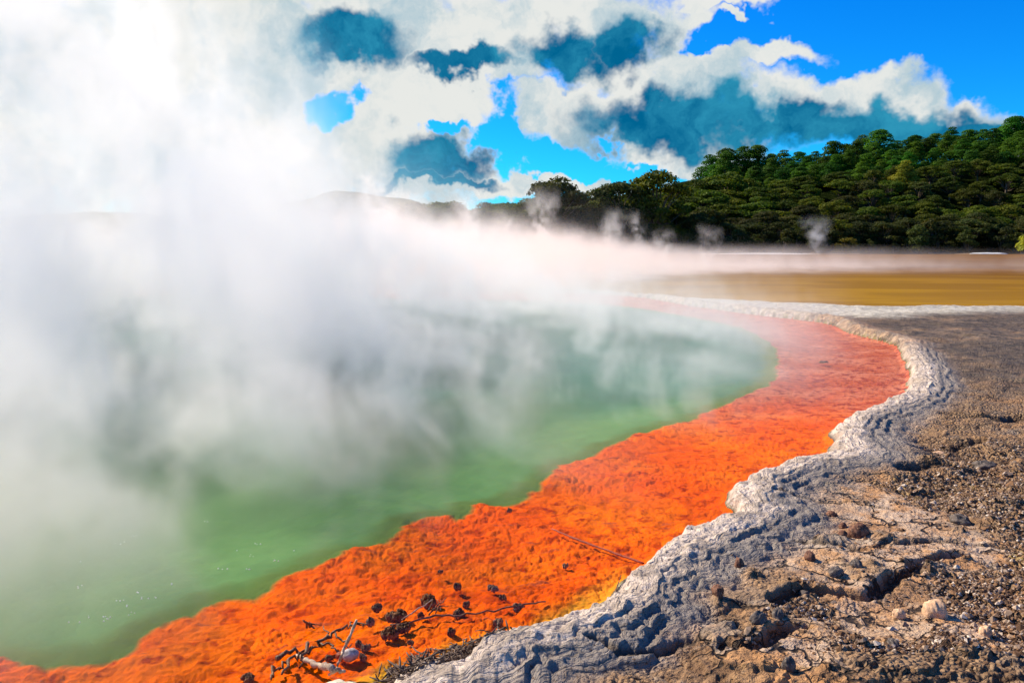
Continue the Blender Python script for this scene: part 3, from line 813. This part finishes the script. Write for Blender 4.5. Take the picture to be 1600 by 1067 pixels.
CLODS = [(669, 927, 44, 26, 0, 'largest dark knobbly clod in the orange shallows, at the head of the cluster'),
         (621, 949, 52, 24, 0, 'long dark clod in the cluster left of the twig heap'),
         (658, 950, 22, 14, 0, None), (717, 946, 34, 15, 0, None), (729, 932, 22, 16, 0, None),
         (715, 904, 22, 17, 0, 'lone dark clod just above the cluster in the orange shallows'),
         (769, 908, 30, 14, 1, 'grey-topped clod farthest back on the right of the cluster'),
         (786, 923, 22, 14, 0, None), (808, 937, 34, 16, 1, 'wide grey-brown clod at the right end of the cluster'),
         (777, 959, 28, 18, 1, 'grey clod in front of the right end of the cluster'),
         (844, 966, 22, 16, 0, 'rusty clod nearest the pale rock rim'),
         (705, 974, 24, 20, 0, 'upright brown clod between the long clods and the shore'),
         (884, 873, 18, 13, 1, 'isolated small clod right of the cluster in open orange water'),
         (796, 789, 14, 10, 0, 'tiny dark clod near the green edge of the orange shelf'),
         (688, 883, 14, 8, 0, None), (608, 976, 44, 26, 0, 'bulky dark clod right of the upright stick'),
         (631, 969, 38, 20, 0, None), (587, 938, 34, 15, 0, 'flat brown clod highest up above the stick'),
         (578, 959, 26, 18, 1, 'round clod just above the tip of the stick'),
         (562, 993, 24, 20, 1, 'light-topped clod beside the grey stone'),
         (572, 1000, 24, 17, 1, None), (567, 1014, 22, 18, 1, 'small crusted clod below the grey stone'),
         (387, 1045, 44, 20, 0, 'dark clod lying alone at the left of the branch'),
         (515, 1015, 26, 14, 0, None), (1287, 562, 26, 5, 1, 'far flat brown clod in the red shallows near the bend'), (735, 992, 16, 10, 0, None), (722, 1000, 9, 8, 1, None), (673, 1005, 9, 7, 1, None), (640, 992, 26, 10, 0, None)]
for i, (u, v, w, h, k, lab) in enumerate(CLODS):
    x, y = G(u, v + h * .35); s = px(v) 
    me = clod_mesh(100 + i, w * s * .62, h * s * .8, 22 if w > 30 else 14)
    o = link('mineral_clod', me, (M_CLOD, M_CLODG)[k]); o.location = (x, y, max(min(terr_z(x, y), -.005), -.03)); o.rotation_euler = (0, 0, (i * .7) % .8 - .4)
    tag(o, lab or 'small dark knobbly clod poking out of the orange shallows among bigger ones', 'clod', 'dark clods in the orange shallows')


def stick(name, pts, rads, mat, label, cat, jitter=.004, extra=None, k=7):
    """pts: (u, v, height above water)"""
    P = []
    for (u, v, z) in pts:
        x, y = G(u, v, z); P.append((x, y, z))
    P = np.array(P); t = np.linspace(0, len(P) - 1, (len(P) - 1) * 6 + 1)
    Q = np.stack([np.interp(t, range(len(P)), P[:, i]) for i in range(3)], 1)
    rg2 = np.random.RandomState(abs(hash(label)) % 1000 if 0 else len(label))
    Q += rg2.normal(size=Q.shape) * jitter
    R = np.interp(t, range(len(P)), rads) * rg2.uniform(.8, 1.25, len(t))
    O = Q[0].copy(); parts = [tube_np(Q - O, R, k)]
    for e in (extra or []): 
        E_ = [np.array([*G(u, v, z), z]) - O for (u, v, z) in e[0]]
        te = np.linspace(0, len(E_) - 1, (len(E_) - 1) * 4 + 1); E_ = np.array(E_)
        parts.append(tube_np(np.stack([np.interp(te, range(len(E_)), E_[:, i]) for i in range(3)], 1) + rg2.normal(size=(len(te), 3)) * jitter, np.linspace(e[1], e[1] * .5, len(te)), 6))
    o = link(name, poly_mesh(name, parts), mat); o.location = O
    return tag(o, label, cat)


stick('bleached_stick', [(526, 1044, .0), (540, 1008, .09), (557, 968, .19)], [.0075, .0065, .006], M_WOOD, 'thin pale stick leaning up out of the orange shallows', 'stick', .0015)
stick('driftwood_branch', [(462, 1021, .005), (478, 1030, .015), (496, 1038, .02), (518, 1045, .03), (540, 1048, .02)], [.006, .011, .013, .016, .006], M_WOOD,
      'stout brown driftwood branch lying at the foot of the pale stick', 'branch', .003, [([(519, 1046, .03), (514, 1055, .0)], .009), ([(491, 1036, .02), (494, 1044, .0)], .006)])
stick('encrusted_branch', [(424, 1052, .0), (446, 1036, .015), (470, 1022, .015), (492, 1010, .01), (508, 996, .02), (535, 982, .025), (560, 973, .02), (576, 977, .005)],
      [.003, .006, .006, .005, .008, .005, .004, .002], M_WETW, 'long dark crusted branch with side twigs lying in the orange shallows', 'branch', .007,
      [([(430, 1028, .015), (455, 1018, .01), (478, 1012, .01)], .012), ([(512, 994, .02), (505, 976, .035)], .005), ([(500, 1004, .01), (520, 1010, .005), (532, 1018, .0)], .006),
       ([(455, 1030, .01), (440, 1052, .03)], .009), ([(520, 988, .02), (535, 1002, .01), (546, 1012, .0)], .005), ([(428, 1040, .01), (426, 1058, .02)], .008),
       ([(484, 1008, .02), (476, 1020, .03), (470, 1036, .0)], .009), ([(545, 977, .02), (549, 968, .03)], .005)])
stick('spiky_twig', [(474, 968, .05), (482, 975, .02), (492, 982, .0)], [.003, .007, .003], M_WETW, 'small spiky dark twig poking up left of the crusted branch', 'twig', .002,
      [([(484, 980, .0), (484, 972, .035)], .007), ([(484, 974, .02), (500, 976, .005)], .004), ([(480, 980, .0), (478, 972, .03)], .006)])
stick('slender_twig', [(629, 968, .0), (650, 953, .03), (676, 936, .05)], [.003, .003, .002], M_WOOD, 'slender brown twig slanting between the two long clods', 'twig', .002)
stick('sunken_stick', [(862, 826, -.01), (900, 842, -.009), (950, 860, -.009), (1006, 880, -.008)], [.004, .006, .006, .006], M_SUNK, 'long straight sunken stick coated in orange below the surface', 'stick', .001)
stick('sunken_branch', [(612, 976, -.006), (680, 962, -.004), (740, 958, -.004), (800, 948, -.006), (850, 938, -.008)], [.004, .005, .004, .004, .003], M_WETW, 'long sunken brown branch behind the clods parallel to the shore', 'branch', .004)
stick('shore_twig', [(971, 898, .02), (965, 914, .01), (960, 930, .0)], [.002, .0025, .003], M_WETW, 'thin upright twig standing at the pale rim of the pool', 'twig', .001)
stick('forked_twig', [(672, 960, .0), (684, 945, .03), (697, 934, .02)], [.004, .003, .002], M_WETW, 'tangled forked twigs in the middle of the clod cluster', 'twig', .003,
      [([(680, 958, 0), (690, 938, .03)], .003), ([(676, 950, .01), (702, 946, .02)], .003), ([(690, 955, 0), (684, 936, .03)], .0025), ([(668, 955, 0), (676, 940, .03), (690, 948, 0)], .003)])


def rock(name, u, v, w, h, mat, label, cat='rock', seed=0, amp=.35, sink=.3, z=None, dpt=.8):
    s = px(v); x, y = G(u, v, .05)
    o = link(name, poly_mesh(name, [lump_mesh('r', w * s / 2, w * s * dpt / 2, h * s * .75, seed + 3, amp, 1.1, 22)]), mat)
    o.location = (x, y, (terr_z(x, y) if z is None else z) + h * s * .75 * (1 - sink * 2) * .5); o.rotation_euler = (0, 0, seed * .9)
    return tag(o, label, cat)


rock('pale_rock', 516, 1071, 100, 22, M_PALE, 'pale flat sinter rock at the bottom edge below the driftwood branch', seed=5, amp=.3, z=-.02)
rock('flat_stone', 556, 1072, 46, 14, M_STONE, 'flat light grey stone at the bottom edge right of the pale rock', 'stone', 9, .15, z=-.02)
rock('wet_stone', 547, 1004, 26, 13, M_STONE, 'smooth grey stone behind the leaning stick', 'stone', 4, .12, z=-.01)
rock('orange_stone', 533, 1004, 18, 8, M_SUNK, 'small orange coated stone touching the smooth grey one', 'stone', 14, .2, z=-.01)
for i, (u, v, w, h, mt, lab) in enumerate([
        (1460, 958, 34, 26, M_TANR, 'peach coloured upstanding rock on the gravel casting a dark shadow'),
        (1341, 840, 30, 20, M_RUST, 'rust brown rock in the middle of the pale tan plate'),
        (1155, 888, 18, 13, M_RUST, 'small reddish rock just right of the grey rim'),
        (1122, 936, 20, 14, M_RUST, 'pointed reddish stone below the rim at the near ground'),
        (1258, 926, 18, 12, M_DKR, 'dark stone at the left end of the long crack'),
        (1306, 899, 26, 12, M_DKR, 'wide dark stone above the long crack'),
        (1265, 877, 22, 14, M_RUST, 'brown knobby stone between the tan plates'),
        (1337, 893, 16, 11, M_DKR, 'small dark stone right of the wide dark one'),
        (1232, 1053, 20, 20, M_DKR, 'round dark hole-like stone at the bottom of the gravel'),
        (1317, 822, 15, 9, M_RUST, 'little rusty stone up and left of the rust brown rock'),
        (1299, 803, 18, 8, M_RUST, 'flat brown stone near the top of the pale plate'),
        (1316, 843, 14, 9, M_RUST, 'small brown stone touching the left side of the rust brown rock'),
        (1185, 978, 26, 18, M_DKR, 'knobby dark stone above the near ledge'),
        (1215, 968, 22, 15, M_DKR, 'second knobby dark stone up along the near ledge'),
        (1395, 1010, 20, 13, M_DKR, 'dark flat stone in the lower gravel'),
        (1405, 960, 20, 14, M_TANR, 'small tan stone left of the peach coloured rock'),
        (1540, 985, 20, 14, M_TANR, 'tan stone far right in the gravel'),
        (1500, 815, 30, 14, M_DKR, 'dark slab on rough ground right of the tan plate'),
        (1540, 720, 34, 12, M_DKR, 'grey slab upper right among the cracks'),
        (1465, 700, 40, 12, M_TANR, 'tan slab above the upper cracks')]):
    rock('ground_rock', u, v, w, h, mt, lab, seed=20 + i, sink=.25)

# heap of dead algae at the waterline
rg3 = np.random.RandomState(5); parts = []
O = np.array([*G(690, 1040), 0.])
for i in range(800):
    t = rg3.rand(); u = 615 + 150 * t + rg3.normal() * 12; v = 1072 - 62 * t + rg3.normal() * (13 - 7 * t)
    p = np.array([*G(u, v), 0.]); p[2] = max(terr_z(p[0], p[1]), -.01) + rg3.uniform(0, .022)
    dr = rg3.normal(size=3) * [.022, .016, .008]
    q = [p, p + dr + rg3.normal(size=3) * .004, p + dr * 1.8 + rg3.normal(size=3) * .01]
    parts.append(tube_np(np.array(q) - O, np.array([.0022, .003, .0012]) * rg3.uniform(.7, 2.0), 4))
for i in range(160):
    t = rg3.rand(); u = 612 + 140 * t + rg3.normal() * 12; v = 1072 - 60 * t + rg3.normal() * 8
    p = np.array([*G(u, v), 0.]); p[2] = max(terr_z(p[0], p[1]), -.01) + .004
    c, f = lump_mesh('c', rg3.uniform(.006, .016), rg3.uniform(.006, .014), rg3.uniform(.005, .012), i, .5, 1.5, 7)
    parts.append((c + p - O, f))
o = link('algae_heap', poly_mesh('algae_heap', parts), M_ALGA); o.location = O
tag(o, 'dark brown tangled heap of dead algae washed against the pale rim at the bottom edge', 'algae heap')

# ------------------------------------------------------------------ bubbles on the green water
m_, b_ = new_mat('foam'); finish(b_, princ(b_, (.85, .88, .75), .25, spec=.8)); M_FOAM = m_
for i, (cx, cy) in enumerate([(1075, 465), (1268, 505), (1262, 512), (1150, 490), (1130, 550), (1010, 548), (548, 690), (560, 717), (570, 720), (600, 745), (678, 683), (712, 678),
                              (470, 764), (484, 770), (360, 790), (322, 792), (370, 515), (610, 400), (540, 430), (932, 332), (365, 625), (630, 657), (628, 684), (785, 622), (1170, 436), (1345, 465), (408, 760), (462, 788)]):
    x, y = G(cx / 2.908, 700 + cy / 2.908); rgb = np.random.RandomState(i); parts = []
    for k in range(rgb.randint(1, 4)):
        r = rgb.uniform(.0018, .0038)
        c, f = lump_mesh('c', r, r, r, i, .02, 1, 7); parts.append((c + [rgb.normal() * .012, rgb.normal() * .012, r * .3], f))
    o = link('foam_bubble', poly_mesh('foam_bubble', parts), M_FOAM); o.location = (x, y, 0)
    tag(o, 'tiny pale foam bubbles floating on the green pool', 'bubbles', 'foam bubbles floating on the green water')

# ------------------------------------------------------------------ loose gravel (stuff)
rg4 = np.random.RandomState(3); N = 16000
uu = rg4.uniform(1000, 1660, N * 3); vv2 = HOR + (1080 - HOR) * rg4.uniform(.46, 1.0, N * 3) 
gx = (uu - 800) / F * (F * CAM_H / (vv2 - HOR)); gy = F * CAM_H / (vv2 - HOR)
ii = np.searchsorted(-(-r_all), np.hypot(gx, gy)); ii = np.clip(ii, 0, len(r_all) - 1); jj = np.clip(np.searchsorted(phi, np.arctan2(gx, gy)), 0, len(phi) - 1)
gm = A['grit'][ii, jj]; dd = d[ii, jj]
ok = (dd > .75) & (rg4.rand(N * 3) < gm * .95 + .03); gx, gy, ii, jj = gx[ok][:N], gy[ok][:N], ii[ok][:N], jj[ok][:N]
gz = zz[ii, jj]; n = len(gx)
oct_ = np.array([(1, 0, 0), (.4, .9, 0), (-.7, .7, .1), (-.9, -.2, 0), (-.2, -1, 0), (.75, -.7, 0), (.1, .1, .75), (.35, -.2, .6)])
tri = np.array([(0, 1, 6), (1, 2, 6), (2, 3, 6), (3, 4, 6), (4, 7, 6), (4, 5, 7), (5, 0, 7), (0, 6, 7)])
sz = rg4.lognormal(-4.85, .42, n)[:, None, None] ; an = rg4.uniform(0, 6.28, n)
ca, sa = np.cos(an)[:, None], np.sin(an)[:, None]
o3 = oct_[None] * (1 + rg4.normal(size=(n, 8, 3)) * .18)
cx = (o3[..., 0] * ca - o3[..., 1] * sa); cy = (o3[..., 0] * sa + o3[..., 1] * ca) * rg4.uniform(.6, 1, n)[:, None]
tilt = rg4.normal(size=(n, 1)) * .4
co = np.stack([cx, cy, o3[..., 2] * rg4.uniform(.6, 1.2, n)[:, None] + cx * tilt], -1) * sz + np.stack([gx, gy, gz + .001], -1)[:, None]
fc = (tri[None] + (np.arange(n) * 8)[:, None, None]).reshape(-1, 3)
m_, b_ = new_mat('gravel'); rnd = b_.n('ShaderNodeNewGeometry').outputs['Random Per Island']
cc = b_.n('ShaderNodeValToRGB'); b_.L.new(rnd, cc.inputs[0]); cr = cc.color_ramp
cr.elements[0].color = (.05, .024, .01, 1); cr.elements[1].color = (.62, .50, .38, 1)
for p_, c_ in ((.3, (.12, .058, .024, 1)), (.5, (.25, .125, .05, 1)), (.7, (.20, .14, .10, 1)), (.85, (.34, .22, .13, 1))):
    e = cr.elements.new(p_); e.color = c_
finish(b_, princ(b_, cc.outputs[0], .8))
o = link('gravel', mesh_np('gravel', co.reshape(-1, 3), fc, False), m_); o['kind'] = 'stuff'

# ------------------------------------------------------------------ steam: real volumes
def steam(name, lo, hi, res, field, color, dens, aniso=.25):
    me = bpy.data.meshes.new(name); o = bpy.data.objects.new(name, me); COL.objects.link(o); o['kind'] = 'stuff'
    ng = bpy.data.node_groups.new(name, 'GeometryNodeTree'); ng.is_modifier = True
    ng.interface.new_socket('Geometry', in_out='OUTPUT', socket_type='NodeSocketGeometry')
    b = NB(ng)
    def MR(v, a, bb, lo_=0., hi_=1., smooth=True):
        x = b.n('ShaderNodeMapRange'); x.interpolation_type = 'SMOOTHSTEP' if smooth else 'LINEAR'
        b.put(x.inputs[0], v); b.put(x.inputs[1], a); b.put(x.inputs[2], bb); b.put(x.inputs[3], lo_); b.put(x.inputs[4], hi_); return x.outputs[0]
    b.ramp = MR
    vc = b.n('GeometryNodeVolumeCube'); vc.inputs['Min'].default_value = lo; vc.inputs['Max'].default_value = hi
    for k, r in zip('XYZ', res): vc.inputs['Resolution ' + k].default_value = r
    b.L.new(field(b, b.n('GeometryNodeInputPosition').outputs[0]), vc.inputs['Density'])
    m, nb = new_mat(name)
    pv = nb.n('ShaderNodeVolumePrincipled'); pv.inputs['Color'].default_value = (*color, 1); pv.inputs['Density'].default_value = dens; pv.inputs['Anisotropy'].default_value = aniso
    finish(nb, None, pv.outputs[0])
    sm = b.n('GeometryNodeSetMaterial'); sm.inputs['Material'].default_value = m
    b.L.new(vc.outputs[0], sm.inputs[0]); b.L.new(sm.outputs[0], b.n('NodeGroupOutput').inputs[0])
    md = o.modifiers.new('steam', 'NODES'); md.node_group = ng; me.materials.append(m)
    return o


def f_pool(b, P, near=False):
    # wisps are stretched along q2, close to the view rays, so strands stay visible
    w = b.v('SCALE', b.v('SUBTRACT', b.noise(P, .22, 2, .5, color=True), (.5, .5, .5)), scale=4.0)
    x0, y0, z0 = b.sep(P)
    Q = b.v('ADD', P, w); x, y, z = b.sep(Q)
    q1 = b.m('ADD', b.m('MULTIPLY', x, .95), b.m('MULTIPLY', y, .31)); q2 = b.m('SUBTRACT', b.m('MULTIPLY', y, .95), b.m('MULTIPLY', x, .31))
    V = b.xyz(b.m('MULTIPLY', q1, 1.7 if near else 1.15), b.m('MULTIPLY', q2, .22 if near else .16), b.m('MULTIPLY', z, .9 if near else .6))
    big = b.noise(V, .38, 3, .5, .4)
    nz = b.noise(V, .85, 6, .62, .9)
    fin = b.noise(V, 2.6, 4, .62, 1.4)
    wisp = b.m('ADD', b.m('ADD', b.m('MULTIPLY', big, .24), b.m('MULTIPLY', nz, .50)), b.m('MULTIPLY', fin, .26))
    mask = b.ramp(b.m('SUBTRACT', x0, b.m('SUBTRACT', 4.3, b.m('MULTIPLY', b.m('POWER', b.m('ABSOLUTE', b.m('SUBTRACT', y0, 17.0)), 2.0), .037))), 2.4, -1.2)
    xe = b.m('SUBTRACT', 2.3, b.m('MULTIPLY', z0, 1.15))
    side = b.m('MULTIPLY', b.ramp(b.m('SUBTRACT', xe, x), -1.5, 5.0), b.ramp(z0, 12.8, 8.5))
    off = b.m('MULTIPLY', b.m('SUBTRACT', 1.0, side), .05)
    ry = b.m('MULTIPLY', b.ramp(y, 8.5, 13.0), b.ramp(y0, 30.0, 20.0))
    plume = b.m('MULTIPLY', b.m('MULTIPLY', side, ry), b.ramp(wisp, b.m('ADD', .465, off), b.m('ADD', .535, off)))
    zf = b.m('MULTIPLY', b.m('EXPONENT', b.m('MULTIPLY', z0, -.5)), b.ramp(b.m('ADD', z0, b.ramp(x0, -4.0, 3.0, 0., 1.6)), 3.6, 1.4))
    base = b.m('MULTIPLY', b.m('MULTIPLY', zf, mask), b.m('ADD', .06, b.ramp(wisp, .475, .565)))
    base = b.m('MULTIPLY', base, b.m('MULTIPLY', b.ramp(y0, 1.8, 10.0, 1.25, 1.5), b.ramp(y0, 40.0, 30.0)))
    tot = b.m('ADD', b.m('MULTIPLY', plume, .45), b.m('MULTIPLY', base, 1.05))
    tot = b.m('MULTIPLY', tot, b.ramp(y0, 11.5, 10.0) if near else b.ramp(y0, 10.0, 11.5))
    return b.m('MAXIMUM', b.m('SUBTRACT', tot, .004), 0.)


def f_lake(b, P):
    w = b.v('SCALE', b.v('SUBTRACT', b.noise(P, .12, 2, .5, color=True), (.5, .5, .5)), scale=7.0)
    Q = b.v('ADD', P, w); x, y, z = b.sep(Q); x0, y0, z0 = b.sep(P)
    nz = b.noise(b.v('MULTIPLY', Q, (1, .16, .6)), .62, 6, .65, 1.2)
    r = b.m('DIVIDE', x0, y0)
    low = b.m('MULTIPLY', b.m('MULTIPLY', b.m('EXPONENT', b.m('MULTIPLY', z0, -1.3)), b.ramp(z0, 2.2, 1.0)), b.ramp(nz, .33, .6))
    low = b.m('MULTIPLY', low, b.ramp(r, .62, .05, .09, 1.))
    hz = b.ramp(r, -.12, .30, 4.2, 1.4, False)
    up = b.m('MULTIPLY', b.ramp(b.m('DIVIDE', z0, hz), 1.05, .15), b.m('POWER', b.m('SUBTRACT', 1.0, b.m('MULTIPLY', b.m('ABSOLUTE', b.m('SUBTRACT', nz, .52)), 13.0), clamp=True), 1.2))
    up = b.m('MULTIPLY', up, b.m('MULTIPLY', b.ramp(r, .30, .06), b.ramp(z0, .2, 1.2)))
    ends = b.m('MULTIPLY', b.ramp(b.m('SUBTRACT', y0, b.m('MULTIPLY', b.ramp(r, .02, .3), 20.0)), 24.0, 34.0), b.ramp(y0, 78.0, 62.0))
    return b.m('MAXIMUM', b.m('SUBTRACT', b.m('MULTIPLY', b.m('ADD', b.m('MULTIPLY', low, 1.0), b.m('MULTIPLY', up, 1.1)), ends), .004), 0.)


def f_wisp(b, P):
    w = b.v('SCALE', b.v('SUBTRACT', b.noise(P, .5, 3, .6, color=True), (.5, .5, .5)), scale=3.2)
    x, y, z = b.sep(b.v('ADD', P, w)); z0 = b.sep(P)[2]
    xc = (1275 - 800) / F * 145
    rr = b.v('LENGTH', b.xyz(b.m('SUBTRACT', x, b.m('ADD', xc, b.m('MULTIPLY', z0, -.1))), b.m('SUBTRACT', y, 145.0), 0.0))
    rad_ = b.m('ADD', .7, b.m('MULTIPLY', z0, .42))
    return b.m('MULTIPLY', b.m('MULTIPLY', b.ramp(b.m('DIVIDE', rr, rad_), 1.1, .2), b.ramp(z0, 7.5, 2.0)), b.ramp(b.noise(P, .7, 4, .6, .5), .35, .62))


def f_columns(b, P):
    """separate wisps rising from the far side of the pool, leaning with the wind"""
    w = b.v('SCALE', b.v('SUBTRACT', b.noise(b.v('MULTIPLY', P, (1, .4, .8)), .55, 4, .62, color=True), (.5, .5, .5)), scale=3.4)
    x, y, z = b.sep(b.v('ADD', P, w)); z0 = b.sep(P)[2]; cur = None
    for (u, top, r0, yy) in ((600, 8.5, 1.5, 57), (745, 6.5, 1.1, 58), (800, 4.8, 1.0, 61), (858, 6.6, 1.0, 60), (905, 3.6, .7, 58), (962, 5.0, .8, 61), (1003, 4.6, .5, 59), (1045, 3.4, .7, 60), (1108, 3.6, .8, 58)):
        xc = (u - 800) / F * yy
        q = b.v('LENGTH', b.xyz(b.m('SUBTRACT', x, b.m('ADD', xc, b.m('MULTIPLY', z0, -.12))), b.m('MULTIPLY', b.m('SUBTRACT', y, float(yy)), .8), 0.0))
        c = b.m('MULTIPLY', b.ramp(b.m('DIVIDE', q, b.m('ADD', r0 * .75, b.m('MULTIPLY', z0, .13))), 1.2, .1), b.ramp(z0, top, top * .35))
        cur = c if cur is None else b.m('MAXIMUM', cur, c)
    n = b.noise(b.v('MULTIPLY', b.v('ADD', P, b.v('SCALE', w, scale=.5)), (1, .3, .7)), 1.0, 5, .65, 1.0)
    return b.m('MAXIMUM', b.m('SUBTRACT', b.m('MULTIPLY', cur, b.ramp(n, .40, .60)), .01), 0.)


steam('steam_columns', (-14, 53, 0.02), (18, 66, 9), (210, 80, 60), f_columns, (1.0, .95, .88), .75, .2)
steam('steam', (-24, 10, 0.02), (7.5, 36, 12.8), (262, 200, 106), f_pool, (1.0, .978, .932), .36, .2)
steam('near_steam', (-10, 1.8, 0.02), (4, 11.6, 5.6), (234, 160, 92), lambda b, P: f_pool(b, P, True), (1.0, .978, .932), .36, .2)
steam('lake_steam', (-16, 24, 0.02), (60, 100, 8), (270, 220, 48), f_lake, (1.0, .88, .79), .36, .2)
steam('steam_wisp', (45, 137, 0.02), (66, 153, 9), (60, 46, 36), f_wisp, (1, 1, 1), .30, .2)
